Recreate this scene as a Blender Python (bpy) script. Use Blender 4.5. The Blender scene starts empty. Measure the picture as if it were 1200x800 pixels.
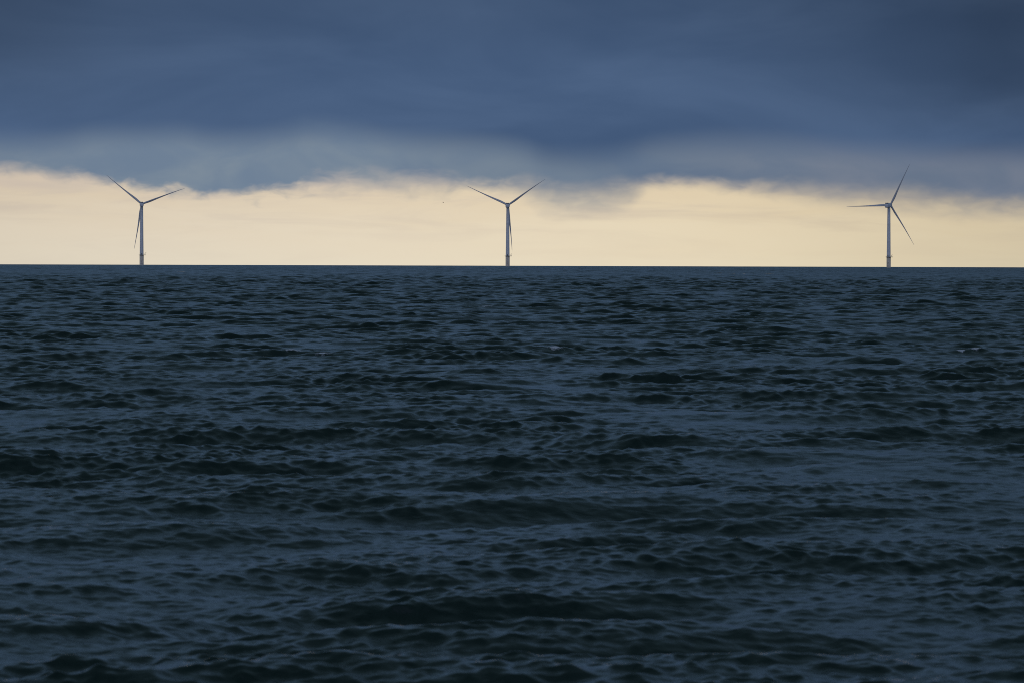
import bpy, bmesh, math
import numpy as np
from mathutils import Matrix, Vector

scene = bpy.context.scene
col = scene.collection
R = math.radians
EARTH = 7.4e6            # earth radius incl. refraction: the sea really curves away
CAM_H = 5.0
rng = np.random.default_rng(11)

# --------------------------------------------------------------------------- helpers
def link(o, parent=None):
    col.objects.link(o)
    if parent is not None:
        o.parent = parent
    return o

def mesh_obj(name, bm, mat, parent=None, smooth=True):
    bmesh.ops.recalc_face_normals(bm, faces=bm.faces)
    me = bpy.data.meshes.new(name)
    bm.to_mesh(me); bm.free()
    me.materials.append(mat)
    if smooth:
        me.polygons.foreach_set('use_smooth', [True] * len(me.polygons))
        me.set_sharp_from_angle(angle=R(40))
    return link(bpy.data.objects.new(name, me), parent)

def empty(name, loc, rz):
    o = bpy.data.objects.new(name, None)
    o.location = loc; o.rotation_euler = (0, 0, rz)
    return link(o)

def loft(bm, rings, cap0=True, cap1=True):
    vs = [[bm.verts.new(p) for p in ring] for ring in rings]
    n = len(vs[0])
    for a, b in zip(vs[:-1], vs[1:]):
        for i in range(n):
            j = (i + 1) % n
            bm.faces.new((a[i], a[j], b[j], b[i]))
    if cap0: bm.faces.new(list(reversed(vs[0])))
    if cap1: bm.faces.new(vs[-1])

def lathe(bm, prof, n=40, cx=0, cy=0):
    loft(bm, [[(cx + r * math.cos(2 * math.pi * i / n), cy + r * math.sin(2 * math.pi * i / n), z) for i in range(n)]
              for r, z in prof])

def tube(bm, a, b, r, n=8):
    a, b = Vector(a), Vector(b)
    d = (b - a).normalized()
    u = d.orthogonal().normalized(); v = d.cross(u)
    loft(bm, [[p + r * (math.cos(2 * math.pi * i / n) * u + math.sin(2 * math.pi * i / n) * v) for i in range(n)] for p in (a, b)])

def box(bm, x0, x1, y0, y1, z0, z1, bevel=0.0):
    t = bmesh.new()
    bmesh.ops.create_cube(t, size=1)
    for v in t.verts:
        v.co = Vector(((x0 + x1) / 2 + v.co.x * (x1 - x0), (y0 + y1) / 2 + v.co.y * (y1 - y0), (z0 + z1) / 2 + v.co.z * (z1 - z0)))
    if bevel:
        bmesh.ops.bevel(t, geom=t.edges[:], offset=bevel, segments=2, affect='EDGES')
    me = bpy.data.meshes.new('tmp'); t.to_mesh(me); t.free()
    bm.from_mesh(me); bpy.data.meshes.remove(me)

class G:
    """tiny node-graph helper"""
    def __init__(s, tree):
        s.t = tree; s.n = tree.nodes; s.l = tree.links
    def put(s, sock, v):
        if isinstance(v, bpy.types.NodeSocket): s.l.new(v, sock)
        else: sock.default_value = v
    def math(s, op, *a, clamp=False):
        n = s.n.new('ShaderNodeMath'); n.operation = op; n.use_clamp = clamp
        for i, v in enumerate(a): s.put(n.inputs[i], v)
        return n.outputs[0]
    def mixc(s, f, a, b):
        n = s.n.new('ShaderNodeMix'); n.data_type = 'RGBA'
        s.put(n.inputs[0], f); s.put(n.inputs[6], a); s.put(n.inputs[7], b)
        return n.outputs[2]
    def smooth(s, v, a, b, lo=0.0, hi=1.0):
        n = s.n.new('ShaderNodeMapRange'); n.interpolation_type = 'SMOOTHSTEP'
        for i, x in enumerate((v, a, b, lo, hi)): s.put(n.inputs[i], x)
        return n.outputs[0]
    def lin(s, v, a, b, lo=0.0, hi=1.0):
        n = s.n.new('ShaderNodeMapRange')
        for i, x in enumerate((v, a, b, lo, hi)): s.put(n.inputs[i], x)
        return n.outputs[0]
    def xyz(s, x, y, z):
        n = s.n.new('ShaderNodeCombineXYZ')
        for i, v in enumerate((x, y, z)): s.put(n.inputs[i], v)
        return n.outputs[0]
    def noise(s, vec, scale=1.0, detail=4.0, rough=0.5, distort=0.0):
        n = s.n.new('ShaderNodeTexNoise'); s.l.new(vec, n.inputs['Vector'])
        n.inputs['Scale'].default_value = scale; n.inputs['Detail'].default_value = detail
        n.inputs['Roughness'].default_value = rough; n.inputs['Distortion'].default_value = distort
        return n.outputs[0]
    def curve(s, v, pts):
        n = s.n.new('ShaderNodeFloatCurve'); s.put(n.inputs['Value'], v)
        c = n.mapping.curves[0]
        c.points[0].location = pts[0]; c.points[1].location = pts[-1]
        for p in pts[1:-1]: c.points.new(*p)
        n.mapping.update()
        return n.outputs[0]
    def ramp(s, v, stops):
        n = s.n.new('ShaderNodeValToRGB'); s.put(n.inputs[0], v)
        e = n.color_ramp.elements
        e[0].position, e[0].color = stops[0][0], (*stops[0][1], 1)
        e[1].position, e[1].color = stops[-1][0], (*stops[-1][1], 1)
        for p, c in stops[1:-1]:
            x = e.new(p); x.color = (*c, 1)
        return n.outputs[0]

def lin(r, g, b):
    f = lambda c: c / 12.92 if c <= 0.04045 else ((c + 0.055) / 1.055) ** 2.4
    return (f(r / 255), f(g / 255), f(b / 255))

def c4(t): return (*t, 1.0)

# --------------------------------------------------------------------------- render settings, camera
EXPO = -2.0
vs = scene.view_settings
vs.view_transform = 'Standard'; vs.look = 'None'; vs.exposure = EXPO; vs.gamma = 1; vs.use_curve_mapping = False
scene.render.engine = 'CYCLES'
scene.cycles.use_denoising = False
scene.cycles.max_bounces = 6
scene.cycles.filter_width = 1.0

FPX = 4500.0
cam_d = bpy.data.cameras.new('camera')
cam = link(bpy.data.objects.new('camera', cam_d))
cam_d.sensor_width = 36; cam_d.lens = 36 * FPX / 1200
cam_d.clip_start = 0.5; cam_d.clip_end = 60000
pitch = -math.atan((400 - 306.6) / FPX)
roll = R(0.17)
cam.matrix_world = Matrix.Translation((0, 0, CAM_H)) @ Matrix.Rotation(R(90) + pitch, 4, 'X') @ Matrix.Rotation(roll, 4, 'Z')
cam_d.dof.use_dof = True; cam_d.dof.focus_distance = 4000; cam_d.dof.aperture_fstop = 4.0
scene.camera = cam

# --------------------------------------------------------------------------- sun + sky
SUN_EL, SUN_AZ = R(38), R(215)     # high behind the camera's left shoulder, veiled by the cloud deck
sun_d = bpy.data.lights.new('sun', 'SUN')
sun_d.energy = 0.6; sun_d.angle = R(25); sun_d.color = (1.0, 0.95, 0.88)
sun = link(bpy.data.objects.new('sun', sun_d))
sdir = Vector((math.sin(SUN_AZ) * math.cos(SUN_EL), math.cos(SUN_AZ) * math.cos(SUN_EL), math.sin(SUN_EL)))
sun.rotation_euler = sdir.to_track_quat('Z', 'Y').to_euler()

world = bpy.data.worlds.new('World'); scene.world = world
world.use_nodes = True
world.cycles.sampling_method = 'MANUAL'; world.cycles.sample_map_resolution = 2048
g = G(world.node_tree); g.n.clear()
tc = g.n.new('ShaderNodeTexCoord').outputs['Generated']
sep = g.n.new('ShaderNodeSeparateXYZ'); g.l.new(tc, sep.inputs[0])
dx, dy, dz = sep.outputs
El = g.math('MULTIPLY', g.math('ARCSINE', dz), 180 / math.pi)            # elevation, degrees
Az = g.math('MULTIPLY', g.math('ARCTAN2', dx, dy), 180 / math.pi)        # azimuth from +Y, degrees
# everything below works in hundredths of 1.273 degrees (= 100 units)
U = 180 / math.pi / FPX
E = g.math('DIVIDE', El, U)
A = g.math('DIVIDE', Az, U)
An = g.lin(A, -1200, 1200)                                               # 0..1 over +-15 degrees
def ax(px): return (px - 600 + 1200) / 2400
def curve_px(pts, lo, hi):
    """pts: (azimuth px, value) -> value socket"""
    p = [(0.0, (pts[0][1] - lo) / (hi - lo))] + [(ax(x), (y - lo) / (hi - lo)) for x, y in pts] + [(1.0, (pts[-1][1] - lo) / (hi - lo))]
    return g.lin(g.curve(An, p), 0, 1, lo, hi)
base = curve_px([(-300, 95), (-100, 112), (0, 107), (90, 96), (160, 85), (215, 82), (265, 76), (325, 80), (365, 88), (410, 92), (480, 90), (560, 90),
                 (610, 86), (650, 75), (690, 74), (740, 81), (790, 90), (870, 86), (950, 80), (1040, 73), (1110, 68), (1200, 66), (1500, 84)], 40, 140)
soft = curve_px([(0, 13), (150, 10), (330, 11), (420, 24), (520, 20), (580, 14), (640, 30), (720, 28), (800, 14), (900, 18), (1050, 24), (1200, 20)], 0, 40)
rag = curve_px([(-300, 30), (0, 16), (120, 24), (230, 30), (380, 30), (450, 22), (600, 20), (800, 16), (1000, 14), (1200, 18)], 0, 60)
v1 = g.xyz(g.math('MULTIPLY', A, 0.009), g.math('MULTIPLY', E, 0.020), 1.7)
v2 = g.xyz(g.math('MULTIPLY', A, 0.035), g.math('MULTIPLY', E, 0.075), 4.2)
v3 = g.xyz(g.math('MULTIPLY', A, 0.0028), g.math('MULTIPLY', E, 0.009), 8.1)
n1 = g.math('SUBTRACT', g.noise(v1, 1, 4, 0.5, 0.4), 0.5)
n2 = g.math('SUBTRACT', g.noise(v2, 1, 3, 0.5, 0.4), 0.5)
n3 = g.math('SUBTRACT', g.noise(v3, 1, 5, 0.5, 0.5), 0.5)
h = g.math('SUBTRACT', E, base)
h = g.math('ADD', h, g.math('MULTIPLY', n1, 20.0))
h = g.math('ADD', h, g.math('MULTIPLY', n2, rag))
deck = g.smooth(h, g.math('MULTIPLY', soft, -1.0), soft)
# colours of the deck with height above its base
K = 2 ** (-EXPO)
def cc(r, gg, b, f=1.0):
    return tuple(x * f for x in lin(r, gg, b))
hh = g.math('ADD', g.math('SUBTRACT', E, base), g.math('ADD', g.math('MULTIPLY', n3, 24.0), g.math('MULTIPLY', n1, 16.0)))
lowband = curve_px([(-200, .6), (0, .8), (150, .95), (350, 1.0), (520, .8), (650, .7), (800, .6), (950, .75), (1200, .7)], 0, 1)
band_top = curve_px([(0, 38), (150, 66), (300, 72), (420, 62), (520, 56), (700, 50), (900, 62), (1200, 66)], 0, 100)
bandm = g.math('MULTIPLY', g.smooth(hh, g.math('ADD', band_top, 16.0), g.math('SUBTRACT', band_top, 30.0)), lowband)
dark = g.mixc(g.smooth(n3, -0.2, 0.2), c4(cc(66, 88, 120)), c4(cc(78, 100, 132)))
fade = g.smooth(E, 4, 45, 0, 1)
rightm = g.smooth(A, 50, 450)
lcol1 = g.mixc(rightm, c4(cc(111, 129, 150)), c4(cc(112, 124, 141)))
lcol2 = g.mixc(rightm, c4(cc(128, 142, 155)), c4(cc(127, 134, 147)))
light = g.mixc(g.smooth(n1, -0.2, 0.2), lcol1, lcol2)
deckc = g.mixc(bandm, dark, light)
# brightness drifts of the deck along the horizon and overhead
drift = curve_px([(-400, .7), (0, .74), (160, .92), (500, 1.03), (760, 1.0), (950, .86), (1100, .7), (1200, .6), (1500, .7)], 0, 1.2)
near_h = g.smooth(h, 40, 160)
driftm = g.math('ADD', g.math('MULTIPLY', near_h, g.math('SUBTRACT', drift, 1.0)), 1.0)
over = g.math('MULTIPLY', g.smooth(E, 190, 330, 1.0, 0.80), g.smooth(El, 8, 60, 1.0, 1.0))
mul = g.math('MULTIPLY', driftm, over)
vm = g.n.new('ShaderNodeVectorMath'); vm.operation = 'SCALE'
g.l.new(deckc, vm.inputs[0]); g.put(vm.inputs['Scale'], mul)
deckc = vm.outputs[0]
# higher up and behind the viewer the cloud is thinner, greyer and lighter
high = g.mixc(g.smooth(El, 9, 40), c4(cc(92, 120, 150)), c4(cc(63, 82, 92)))
high = g.mixc(g.smooth(dy, 0.1, -0.6), high, c4(cc(128, 144, 178)))
lump = g.noise(g.xyz(g.math('MULTIPLY', dx, 3.2), g.math('MULTIPLY', dy, 1.6), g.math('MULTIPLY', dz, 7.0)), 1.0, 4, 0.55, 0.5)
hv = g.n.new('ShaderNodeVectorMath'); hv.operation = 'SCALE'
g.l.new(high, hv.inputs[0]); g.put(hv.inputs['Scale'], g.smooth(lump, 0.3, 0.7, 0.55, 1.5))
high = hv.outputs[0]
upm = g.math('MAXIMUM', g.smooth(El, 4.5, 16), g.smooth(dy, 0.3, -0.5))
deckc = g.mixc(upm, deckc, high)
# the bright gap under the deck: thin high veil of warm haze over the open sky
s1 = g.xyz(g.math('MULTIPLY', A, 0.004), g.math('MULTIPLY', E, 0.03), 11.0)
ns = g.math('SUBTRACT', g.noise(s1, 1, 5, 0.55, 0.4), 0.5)
strip = g.ramp(g.lin(g.math('ADD', E, g.math('MULTIPLY', ns, 80.0)), -10, 120),
               [(0.0, cc(228, 217, 189)), (0.35, cc(227, 214, 185)), (0.7, cc(222, 206, 175)), (1.0, cc(205, 190, 172))])
veil = g.noise(g.xyz(g.math('MULTIPLY', A, 0.005), g.math('MULTIPLY', E, 0.045), 21.0), 1, 5, 0.55, 0.6)
veil = g.math('MULTIPLY', g.smooth(veil, 0.42, 0.72), g.smooth(E, 15, 80, 0.15, 0.9))
strip = g.mixc(veil, strip, c4(cc(206, 193, 172)))
warm = g.smooth(A, -500, 600)
sw = g.n.new('ShaderNodeMix'); sw.data_type = 'RGBA'; sw.blend_type = 'MULTIPLY'
g.put(sw.inputs[0], 1.0); g.l.new(strip, sw.inputs[6]); g.l.new(g.mixc(warm, (0.97, 0.97, 1.05, 1), (0.96, 0.93, 0.89, 1)), sw.inputs[7])
strip = sw.outputs[2]
glow = g.n.new('ShaderNodeVectorMath'); glow.operation = 'SCALE'
g.l.new(strip, glow.inputs[0]); g.put(glow.inputs['Scale'], curve_px([(-300, .80), (0, .93), (200, .98), (500, 1.03), (800, 1.03), (1000, .95), (1200, .86), (1500, .75)], 0, 1.2))
strip = glow.outputs[0]
sky = g.n.new('ShaderNodeTexSky'); sky.sky_type = 'NISHITA'; sky.sun_disc = False
sky.sun_elevation = SUN_EL; sky.sun_rotation = SUN_AZ
sky.dust_density = 2.0
bg_sky = g.n.new('ShaderNodeBackground'); g.l.new(sky.outputs[0], bg_sky.inputs[0]); bg_sky.inputs[1].default_value = 0.12
bg_strip = g.n.new('ShaderNodeBackground'); g.l.new(strip, bg_strip.inputs[0]); bg_strip.inputs[1].default_value = K * 1.10
bg_deck = g.n.new('ShaderNodeBackground'); g.l.new(deckc, bg_deck.inputs[0]); bg_deck.inputs[1].default_value = K
m1 = g.n.new('ShaderNodeMixShader'); m1.inputs[0].default_value = 0.92
g.l.new(bg_sky.outputs[0], m1.inputs[1]); g.l.new(bg_strip.outputs[0], m1.inputs[2])
m2 = g.n.new('ShaderNodeMixShader'); g.l.new(deck, m2.inputs[0])
g.l.new(m1.outputs[0], m2.inputs[1]); g.l.new(bg_deck.outputs[0], m2.inputs[2])
wo = g.n.new('ShaderNodeOutputWorld'); g.l.new(m2.outputs[0], wo.inputs[0])

# --------------------------------------------------------------------------- materials
def new_mat(name):
    m = bpy.data.materials.new(name); m.use_nodes = True
    return m, G(m.node_tree), m.node_tree.nodes['Principled BSDF']

def paint(name, c, rough, streak=0.12, metal=0.0):
    m, q, b = new_mat(name)
    t = q.n.new('ShaderNodeTexCoord').outputs['Object']
    mp = q.n.new('ShaderNodeMapping'); mp.inputs['Scale'].default_value = (1.2, 1.2, 0.06)
    q.l.new(t, mp.inputs[0])
    f = q.noise(mp.outputs[0], 1.0, 5, 0.6)
    d = tuple(x * (1 - 2.2 * streak) for x in c)
    q.l.new(q.mixc(q.smooth(f, 0.35, 0.7), c4(c), c4(d)), b.inputs['Base Color'])
    b.inputs['Roughness'].default_value = rough; b.inputs['Metallic'].default_value = metal
    return m

M_WHITE = paint('light_grey_paint', (0.74, 0.74, 0.76), 0.45, 0.06)
M_BLADE = paint('blade_gelcoat', (0.56, 0.57, 0.60), 0.4, 0.04)
M_YELLOW = paint('faded_yellow_paint', (0.84, 0.74, 0.62), 0.55, 0.05)
M_STEEL = paint('galvanised_steel', (0.22, 0.23, 0.24), 0.5, 0.1, 0.4)
M_DARK = paint('dark_grille', (0.10, 0.105, 0.11), 0.6, 0.1)
M_BIRD = paint('dark_plumage', (0.06, 0.055, 0.05), 0.8, 0.1)

# --------------------------------------------------------------------------- the sea
def build_sea():
    # ring radii: proportional spacing near, fixed 3 m spacing far
    r = [28.0]
    while r[-1] < 1700: r.append(r[-1] * 1.00082)
    n_near = len(r)
    while r[-1] < 10500: r.append(r[-1] + 1.25)
    r = np.array(r)
    dense = R(9.6)
    step = 0.00042
    th = list(np.arange(-dense, dense + step / 2, step))
    if len(th) % 2 == 0: th.append(th[-1] + step)
    s, extra = step, []
    a = th[-1]
    while a < R(50):
        s *= 1.35
        a += s
        extra.append(a)
    if len(extra) % 2: extra.pop()
    th = np.array([-e for e in reversed(extra)] + th + extra)
    spec = []
    # wave components: wind sea running in towards the camera
    lam = np.exp(np.linspace(math.log(24), math.log(0.2), 330)) * np.exp(rng.normal(0, 0.012, 330))
    k = 2 * math.pi / lam
    kp = 2 * math.pi / 12.0
    # amplitude^2 ~ S(k) k dlnk with S ~ k^-3 (omni-directional), rolled off above the peak length
    Sk = k ** -3.0 * np.exp(-1.25 * (kp / k) ** 2) * k
    amp = np.sqrt(Sk); 
    hs = 0.48
    amp *= (hs / 4) / math.sqrt((amp ** 2 / 2).sum())
    amp *= np.interp(lam, [0.2, 0.6, 1.2, 3.0, 6.0, 10.0], [2.8, 2.4, 1.9, 1.6, 1.3, 1.0])
    spread = np.where(lam > 6, R(12), np.where(lam > 2, R(19), np.where(lam > 0.9, R(30), R(45))))
    ang = R(-90 + 7) + rng.normal(0, 1, 330) * spread
    ph = rng.uniform(0, 2 * math.pi, 330)
    def field_rows(rr, tt, dr):
        X0 = (rr[:, None] * np.sin(tt)[None, :]).astype(np.float32)
        Y0 = (rr[:, None] * np.cos(tt)[None, :]).astype(np.float32)
        acc = [[np.zeros_like(X0) for _ in range(3)] for _ in range(2)]
        for i in range(len(k)):
            w = np.clip((lam[i] / dr - 2.4) / 1.6, 0, 1) * np.clip((lam[i] / (rr * step) - 2.0) / 2, 0, 1)
            if not (w > 0).any(): continue
            w = (w[:, None] * amp[i]).astype(np.float32)
            cx, cy = math.cos(ang[i]), math.sin(ang[i])
            p = np.float32(k[i] * cx) * X0
            p += np.float32(k[i] * cy) * Y0
            p += np.float32(ph[i])
            ch = 0.62 if lam[i] > 4 else 0.6
            Z, DX, DY = acc[0 if lam[i] > 4 else 1]
            sn = np.sin(p); sn *= w
            np.cos(p, out=p); p *= w
            Z += p
            DX -= np.float32(ch * cx) * sn; DY -= np.float32(ch * cy) * sn
        def wander(seed, l0, l1, n=14):
            r_ = np.random.default_rng(seed); o_ = np.zeros_like(X0)
            for _ in range(n):
                l_ = math.exp(r_.uniform(math.log(l0), math.log(l1))); t_ = r_.uniform(0, math.pi); p_ = r_.uniform(0, 6.28)
                o_ += np.sin(np.float32(6.2832 / l_ * math.cos(t_)) * X0 + np.float32(6.2832 / l_ * math.sin(t_)) * Y0 + np.float32(p_))
            return o_ / math.sqrt(n / 2)
        # wave groups and gust patches; the short waves ride mostly on the crests of the long ones
        G1 = np.clip(1.0 + 0.16 * wander(3, 9, 50), 0.6, 1.35).astype(np.float32)
        G2 = np.clip(0.84 + 0.22 * wander(5, 6, 45), 0.35, 1.3).astype(np.float32)
        (Z, DX, DY), (Zs, DXs, DYs) = acc
        # the inshore water is a little sheltered: the sea gets rougher further out
        G1 *= np.interp(rr, [50, 110, 260, 1500], [1.7, 1.4, 1.05, 1.55]).astype(np.float32)[:, None]
        G2 *= np.interp(rr, [60, 220, 900, 3000], [0.66, 0.95, 2.0, 2.8]).astype(np.float32)[:, None]
        Z *= G1; DX *= G1; DY *= G1
        spill = 1 / (1 + 2.6 * np.maximum(Z, 0) ** 2)
        Z *= spill; DX *= spill; DY *= spill      # the highest crests spill instead of growing
        G2 *= np.clip(1 + 1.0 * Z, 0.6, 1.2)
        Z = Z + Zs * G2; DX = DX + DXs * G2; DY = DY + DYs * G2
        # a few individual larger crests: x, y, half length, height, skew
        for (wx, wy, hl, hgt, sk) in CRESTS:
            u = X0 - wx
            v = Y0 - wy - sk * u - 0.7 * np.sin(u * 0.9 + wx) - 0.4 * np.sin(u * 2.3 + 3 * wx) - 0.8 * Z
            prof = np.exp(-(v / 1.15) ** 2) - 0.42 * np.exp(-((v - 2.6) / 1.9) ** 2) - 0.42 * np.exp(-((v + 2.6) / 1.9) ** 2)
            win = 0.45 * np.exp(-(u / hl) ** 2) * (1 + 0.35 * np.sin(u * 1.7 + wy) + 0.25 * np.sin(u * 3.9 + 2 * wy))
            Z += (hgt * prof * win).astype(np.float32)
            DY += (-0.2 * hgt * np.exp(-((v + 0.2) / 1.0) ** 2) * win).astype(np.float32)
        X = X0 + DX; Y = Y0 + DY
        Zt = Z - (rr[:, None] ** 2) / (2 * EARTH)
        F = np.zeros_like(Z)
        for (fx, fy, fl, fw) in FOAM:
            u = np.abs(X0 - fx); sel = (u < 3 * fl) & (np.abs(Y0 - fy) < 7)
            if not sel.any(): continue
            ii = np.nonzero(sel)
            zz = Z[ii]
            jx = np.argmax(zz - 0.05 * np.abs(Y0[ii] - fy))
            cx, cy = X0[ii][jx], Y0[ii][jx]
            F += np.exp(-((X0 - cx) / fl) ** 2 - ((Y0 - cy) / fw) ** 2).astype(np.float32)
        return X, Y, Zt, F
    def field(rr, tt):
        from concurrent.futures import ThreadPoolExecutor
        dr = np.gradient(rr)
        cuts = np.array_split(np.arange(len(rr)), 48)
        with ThreadPoolExecutor(4) as ex:
            res = list(ex.map(lambda c: field_rows(rr[c], tt, dr[c]), cuts))
        return [np.concatenate(q_) for q_ in zip(*res)]
    def grid_faces(nr, nc, off):
        i = np.arange(nr - 1)[:, None] * nc + np.arange(nc - 1)[None, :] + off
        return np.stack([i, i + 1, i + nc + 1, i + nc], -1).reshape(-1, 4)[:, ::-1]
    thf = th[::2]
    A1 = field(r[:n_near], th)
    A2 = field(r[n_near - 1:], thf)
    # seam: the far grid starts exactly on every second near vertex of the last ring
    co, fo, faces, off = [], [], [], 0
    for (X, Y, Z, F), nr, nc in ((A1, n_near, len(th)), (A2, len(r) - n_near + 1, len(thf))):
        co.append(np.stack([X, Y, Z], -1).reshape(-1, 3)); fo.append(F.reshape(-1))
        faces.append(grid_faces(nr, nc, off)); off += nr * nc
    # coarse apron around and behind the camera so that the sheet closes
    co = np.concatenate(co).astype(np.float32); fo = np.concatenate(fo); faces = np.concatenate(faces).astype(np.int32)
    apr_t = np.linspace(th[-1], 2 * math.pi + th[0], 40)
    apr_r = np.array([28.0, 80, 250, 800, 2500, 10500.0])
    Xa = apr_r[:, None] * np.sin(apr_t); Ya = apr_r[:, None] * np.cos(apr_t); Za = -apr_r[:, None] ** 2 / (2 * EARTH) + 0 * Xa
    fa = grid_faces(6, 40, len(co))
    ca = np.stack([Xa, Ya, Za], -1).reshape(-1, 3)
    full_t = np.linspace(0, 2 * math.pi, 80, endpoint=False)
    ci = len(co) + len(ca)
    disc = np.stack([28.2 * np.sin(full_t), 28.2 * np.cos(full_t), -0.02 + 0 * full_t], -1)
    co = np.concatenate([co, ca, disc]).astype(np.float32); fo = np.concatenate([fo, np.zeros(len(ca) + len(disc))]).astype(np.float32)
    faces = np.concatenate([faces, fa]).astype(np.int32)
    nf = len(faces)
    me = bpy.data.meshes.new('water')
    me.vertices.add(len(co)); me.vertices.foreach_set('co', co.ravel())
    loops = np.concatenate([faces.ravel(), np.arange(ci, ci + 80)[::-1]]).astype(np.int32)
    me.loops.add(len(loops)); me.loops.foreach_set('vertex_index', loops)
    me.polygons.add(nf + 1)
    me.polygons.foreach_set('loop_start', np.concatenate([np.arange(nf) * 4, [nf * 4]]).astype(np.int32))
    me.polygons.foreach_set('use_smooth', np.ones(nf + 1, dtype=bool))
    me.update(calc_edges=True)
    at = me.attributes.new('foam', 'FLOAT', 'POINT'); at.data.foreach_set('value', fo)
    me.validate()
    return me

def at(px, py, d=None):
    """ground point seen at a place of the photograph (only used to lay out wave crests)"""
    d = CAM_H * FPX / (py - 306.6)
    return ((px - 600) / FPX * d, d)
CRESTS = []
for px, py, hpx, hgt, sk in [(60, 474, 110, .42, .03), (165, 503, 55, .30, -.05), (960, 424, 270, .52, .02), (760, 520, 260, .34, .05),
                             (930, 648, 190, .24, .12), (1130, 612, 110, .16, -.08), (600, 706, 110, .12, .04), (330, 345, 90, .45, .02), (540, 372, 110, .5, .02),
                             (130, 357, 50, .5, 0), (690, 345, 60, .5, 0)]:
    x, y = at(px, py); CRESTS.append((x, y, hpx / FPX * y, hgt, sk))
FOAM = []
for px, py, l, w in [(575, 364, 12, 5), (628, 416, 12, 4), (1096, 414, 7, 4), (1106, 415, 5, 3), (335, 421, 14, 4), (950, 337, 7, 5), (1180, 419, 8, 3)]:
    x, y = at(px, py); FOAM.append((x, y, l / FPX * y, 0.45))

wm, q, b = new_mat('sea_water')
geo = q.n.new('ShaderNodeNewGeometry').outputs['Position']
sp = q.n.new('ShaderNodeSeparateXYZ'); q.l.new(geo, sp.inputs[0])
dist = q.math('SQRT', q.math('ADD', q.math('POWER', sp.outputs[0], 2.0), q.math('POWER', sp.outputs[1], 2.0)))
p1 = q.xyz(q.math('MULTIPLY', sp.outputs[0], 0.5), sp.outputs[1], 0.0)
r1 = q.noise(p1, 2.2, 5, 0.62, 0.7)
r2 = q.noise(p1, 9.0, 3, 0.6, 0.5)
far = q.noise(p1, 0.35, 5, 0.6, 0.4)
bn = q.n.new('ShaderNodeBump'); bn.inputs['Distance'].default_value = 1.0
hsum = q.math('ADD', q.math('MULTIPLY', r1, 0.035), q.math('MULTIPLY', r2, 0.005))
hsum = q.math('ADD', hsum, q.math('MULTIPLY', far, q.lin(dist, 700, 4000, 0.0, 0.42)))
q.l.new(hsum, bn.inputs['Height']); bn.inputs['Strength'].default_value = 1.0
q.l.new(bn.outputs[0], b.inputs['Normal'])
patch = q.noise(q.xyz(q.math('MULTIPLY', sp.outputs[0], 0.05), q.math('MULTIPLY', sp.outputs[1], 0.02), 0.0), 1.0, 3, 0.5)
wc = q.mixc(patch, (0.006, 0.016, 0.012, 1), (0.008, 0.018, 0.016, 1))
fa = q.n.new('ShaderNodeAttribute'); fa.attribute_name = 'foam'
fn = q.noise(q.xyz(sp.outputs[0], q.math('MULTIPLY', sp.outputs[1], 1.4), q.math('MULTIPLY', sp.outputs[2], 3.0)), 3.5, 4, 0.7)
fm = q.smooth(q.math('ADD', fa.outputs['Fac'], q.math('MULTIPLY', q.math('SUBTRACT', fn, 0.5), 2.0)), 0.5, 0.85)
fm = q.math('MULTIPLY', fm, q.smooth(fa.outputs['Fac'], 0.05, 0.3))
q.l.new(q.mixc(fm, wc, (0.44, 0.48, 0.52, 1)), b.inputs['Base Color'])
# cat's paws: wind-roughened and slick streaks drifting with the wind (along Y)
paw = q.noise(q.xyz(q.math('MULTIPLY', sp.outputs[0], 0.22), q.math('MULTIPLY', sp.outputs[1], 0.011), 3.0), 1.0, 4, 0.65)
paw = q.math('MULTIPLY', q.math('SUBTRACT', paw, 0.5), q.lin(dist, 80, 900, 0.12, 0.55))
rough = q.math('ADD', q.lin(dist, 60, 2500, 0.18, 0.24), paw)
rough = q.math('MAXIMUM', rough, 0.08)
q.l.new(q.math('ADD', rough, q.math('MULTIPLY', fm, 0.4)), b.inputs['Roughness'])
b.inputs['IOR'].default_value = 1.333
sea_me = build_sea(); sea_me.materials.append(wm)
water = link(bpy.data.objects.new('water', sea_me)); water['kind'] = 'structure'

# --------------------------------------------------------------------------- wind turbines
RB = 60.0
HUB_Z, HUB_Y = 80.0, 5.4
def blade_bm():
    bm = bmesh.new()
    st = np.array([1.2, 2.2, 4, 7, 10, 13, 18, 24, 30, 36, 42, 48, 53, 57, 59, 59.8, 60.0])
    ch = np.interp(st, [1.2, 3, 7, 12, 20, 30, 40, 50, 57, 59.3, 60], [2.5, 2.5, 2.7, 2.85, 2.2, 1.6, 1.1, 0.68, 0.4, 0.24, 0.08])
    tk = np.interp(st, [1.2, 3, 7, 12, 20, 40, 60], [1, 1, .62, .36, .27, .2, .17])
    tw = np.radians(np.interp(st, [1.2, 6, 12, 25, 45, 60], [14, 14, 11, 6, 1.5, 0]) + 3)
    rings = []
    n = 20
    for z, c, t, a in zip(st, ch, tk, tw):
        ring = []
        w = min(1.0, (z - 1.2) / 9.0)
        for i in range(n):
            p = 2 * math.pi * i / n
            xc = math.cos(p); yc = math.sin(p)
            xa = 0.5 * xc; ya = 0.5 * t * yc * (1 - w * 0.31 * (1 + xc))
            x = c * (xa + 0.17 * w); y = c * ya
            ca, sa = math.cos(a), math.sin(a)
            sweep = 2.0 * (z / RB) ** 2
            bend = -1.6 * (z / RB) ** 2.2
            ring.append((x * ca - y * sa + sweep, x * sa + y * ca + bend, z))
        rings.append(ring)
    loft(bm, rings)
    return bm

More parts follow.
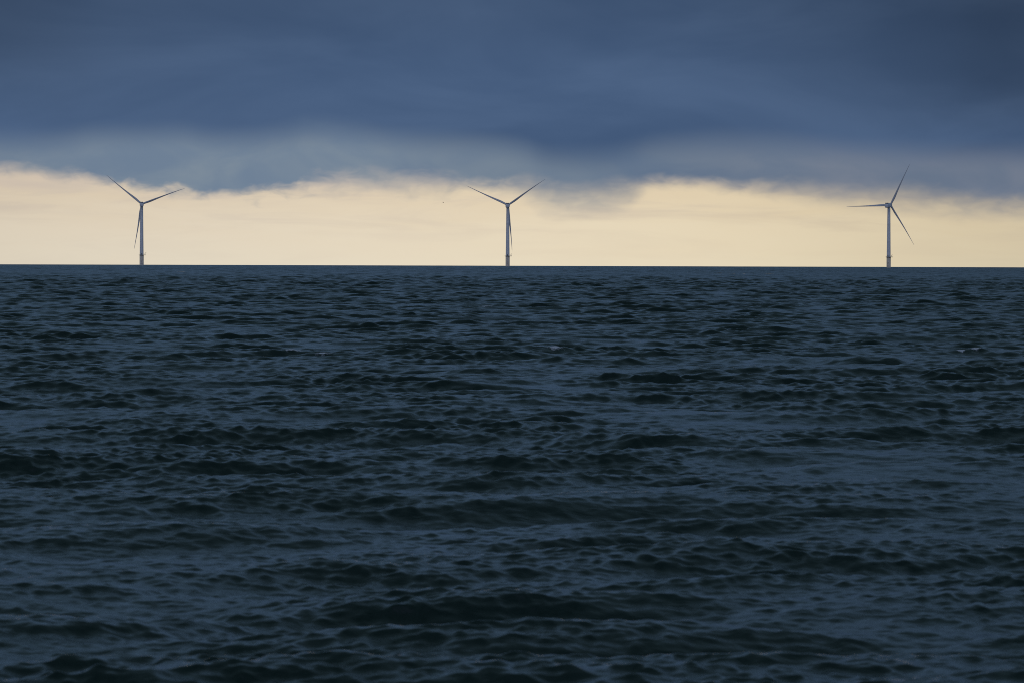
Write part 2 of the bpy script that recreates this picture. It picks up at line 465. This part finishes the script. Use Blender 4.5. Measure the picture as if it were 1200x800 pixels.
def superring(y, w, hgt, zc, n=32, e=3.2):
    out = []
    for i in range(n):
        p = 2 * math.pi * i / n
        c, s = math.cos(p), math.sin(p)
        out.append((w / 2 * math.copysign(abs(c) ** (2 / e), c), y, zc + hgt / 2 * math.copysign(abs(s) ** (2 / e), s)))
    return out

def make_turbine():
    t = empty('wind_turbine', (0, 0, 0), 0)
    bm = bmesh.new()
    lathe(bm, [(2.7, -9), (2.7, 13.0), (2.9, 13.0), (2.9, 13.35), (2.65, 13.35)], 40)
    fnd = mesh_obj('foundation', bm, M_YELLOW, t)
    bm = bmesh.new()                                   # boat landing: fender tubes, ladder
    for sx in (-0.9, 0.9): 
        tube(bm, (sx, -3.5, -4), (sx, -3.5, 7.5), 0.16)
        for z in (-1.5, 3, 7.2): tube(bm, (sx, -3.5, z), (sx, -2.0, z), 0.14)
    for sx in (-0.3, 0.3): tube(bm, (sx, -3.1, -4), (sx, -3.1, 13.0), 0.06)
    for i in range(40): tube(bm, (-0.3, -3.1, -3.8 + i * 0.42), (0.3, -3.1, -3.8 + i * 0.42), 0.03, 6)
    mesh_obj('boat_landing', bm, M_YELLOW, fnd)
    # working platform, longer on one side
    bm = bmesh.new()
    out = [(3.9 * math.cos(R(22.5 + 45 * i)), 3.9 * math.sin(R(22.5 + 45 * i))) for i in range(8)]
    out = [(x + (1.6 if x > 1.6 else 0), y) for x, y in out]
    loft(bm, [[(x, y, 13.36) for x, y in out], [(x, y, 13.75) for x, y in out]])
    plat = mesh_obj('platform', bm, M_STEEL, t, smooth=False)
    bm = bmesh.new()
    for i in range(8):
        a, b_ = out[i], out[(i + 1) % 8]
        for z in (14.3, 14.85): tube(bm, (a[0] * .97, a[1] * .97, z), (b_[0] * .97, b_[1] * .97, z), 0.05, 6)
        for f in (0, 0.5):
            x, y = (a[0] * (1 - f) + b_[0] * f) * .97, (a[1] * (1 - f) + b_[1] * f) * .97
            tube(bm, (x, y, 13.75), (x, y, 14.9), 0.05, 6)
    mesh_obj('railing', bm, M_STEEL, plat)
    bm = bmesh.new()
    lathe(bm, [(0.2, 13.76), (0.2, 16.3), (0.12, 16.35)], 12, 4.3, -0.6)
    tube(bm, (4.3, -0.6, 16.1), (5.9, -1.6, 16.9), 0.13)
    tube(bm, (4.3, -0.6, 14.8), (5.1, -1.1, 16.45), 0.08)
    mesh_obj('davit_crane', bm, M_STEEL, plat)
    # tower
    bm = bmesh.new()
    prof = [(2.5, 13.76)]
    for z0, z1 in ((13.76, 34), (34, 56), (56, 77.4)):
        f = lambda z: 2.5 + (1.85 - 2.5) * (z - 13.76) / (77.4 - 13.76)
        prof += [(f(z0) + .001, z0 + .25), (f(z1), z1 - .12), (f(z1) + 0.05, z1 - .11), (f(z1) + 0.05, z1)]
    prof = sorted(set(prof), key=lambda p: p[1])
    lathe(bm, prof, 40)
    tw = mesh_obj('tower', bm, M_WHITE, t)
    bm = bmesh.new(); box(bm, -0.5, 0.5, -2.58, -2.4, 13.95, 16.2, 0.05)
    mesh_obj('door', bm, M_STEEL, tw)
    # nacelle: rounded box, tail towards -Y, tilted with the rotor axis
    bm = bmesh.new()
    zc = 0.0
    secs = [(-9.6, 3.4, 3.6), (-9.3, 4.3, 4.7), (-8.4, 4.8, 5.4), (-5, 5.1, 5.8), (0, 5.2, 5.9), (2.4, 5.0, 5.6), (3.2, 4.5, 4.8), (3.35, 4.0, 4.2)]
    loft(bm, [superring(y, w, hh_, zc) for y, w, hh_ in secs])
    nac = mesh_obj('nacelle', bm, M_WHITE, t)
    nac.location = (0, 0, HUB_Z - HUB_Y * math.tan(R(5)) + 0.1); nac.rotation_euler = (R(5), 0, 0)
    bm = bmesh.new()
    box(bm, -1.7, 1.7, -8.6, -5.0, 2.6, 3.5, 0.12)
    for sx in (-1.2, 1.2): tube(bm, (sx, -8.2, 3.4), (sx, -8.2, 4.9), 0.06, 6)
    mesh_obj('roof_cooler', bm, M_DARK, nac)
    bm = bmesh.new(); lathe(bm, [(1.86, 77.41), (2.0, 77.6), (2.0, 78.2), (1.9, 78.3)], 32)
    mesh_obj('yaw_bearing', bm, M_DARK, t)
    tilt = Matrix.Translation((0, HUB_Y, HUB_Z)) @ Matrix.Rotation(R(5), 4, 'X')
    bm = bmesh.new()
    loft(bm, [[(rr * math.cos(2 * math.pi * i / 32), y, rr * math.sin(2 * math.pi * i / 32)) for i in range(32)]
              for y, rr in ((-1.95, 1.7), (-1.8, 1.95), (0, 2.15), (1.4, 1.95), (2.3, 1.45), (2.8, 0.85), (3.0, 0.25))])
    hub = mesh_obj('hub', bm, M_WHITE, t); hub.matrix_local = tilt
    me = None
    for i in range(3):
        if me is None:
            o = mesh_obj('blade', blade_bm(), M_BLADE, t); me = o.data
        else:
            o = link(bpy.data.objects.new('blade', me), t)
        o['slot'] = i
    return t

def copy_tree(o, parent=None):
    c = o.copy(); link(c)
    if parent is not None: c.parent = parent
    for ch in list(o.children): copy_tree(ch, c)
    return c

def children_named(t, stem):
    return [c for c in t.children if c.name.split('.')[0] == stem]

proto = make_turbine()
D = 5000.0
SPOTS = [  # photo x of tower, distance, yaw, angle of first blade, label
    (165.8, 5000, 5, 20.5, 'pale wind turbine left of the other two, lower blade trailing clear left of its tower'),
    (594.6, 5000, -4, 35.0, 'middle pale wind turbine between two others, lower blade almost hidden along its tower'),
    (1041.0, 4900, -27, 61.5, 'pale wind turbine turned partly sideways, one blade level and another pointing down right'),
]
for i, (px, dd, yaw, phi, label) in enumerate(SPOTS):
    t = proto if i == 0 else copy_tree(proto)
    x = (px - 600) / FPX * dd
    t.location = (x, dd, -(x * x + dd * dd) / (2 * EARTH))
    t.rotation_euler = (0, 0, R(yaw))
    t['label'] = label; t['category'] = 'wind turbine'; t['group'] = 'offshore wind turbines in a row on the horizon'
    tilt = Matrix.Translation((0, HUB_Y, HUB_Z)) @ Matrix.Rotation(R(5), 4, 'X')
    for j, bl in enumerate(sorted(children_named(t, 'blade'), key=lambda o: o['slot'])):
        ang = phi + 1.9 + 120 * j
        bl.matrix_local = tilt @ Matrix.Rotation(R(90 - ang), 4, 'Y')

# --------------------------------------------------------------------------- the far bird
def make_bird():
    bm = bmesh.new()
    # one continuous body: beak - head - trunk - tail, wings grown out of the side verts
    prof = [(-0.34, .015, .02), (-0.28, .05, .02), (-0.16, .055, .05), (0.0, .085, .085), (0.14, .07, .075), (0.22, .05, .055), (0.28, .05, .052), (0.32, .02, .02), (0.37, .006, .006)]
    loft(bm, [[(y, w * math.cos(2 * math.pi * i / 12), hgt * math.sin(2 * math.pi * i / 12)) for i in range(12)] for y, w, hgt in prof])
    for s in (-1, 1):
        pts = [(0.06, .06, .04, .24), (0.11, .26, .15, .22), (0.08, .48, .17, .17), (-0.02, .68, .10, .09), (-0.10, .78, .05, .02)]
        loft(bm, [[(x + c / 2, s * y, z), (x, s * y, z + .018), (x - c / 2, s * y, z), (x, s * y, z - .012)] for x, y, z, c in pts])
    o = mesh_obj('bird', bm, M_BIRD)
    o['label'] = 'tiny dark bird flying alone in the pale sky near the middle turbine'
    o['category'] = 'bird'
    bd = 2600.0
    o.location = ((518.8 - 600) / FPX * bd, bd, CAM_H + (306.6 - 238) / FPX * bd)
    o.rotation_euler = (R(20), 0, R(20))
    o.scale = (1.35, 1.35, 1.35)
make_bird()
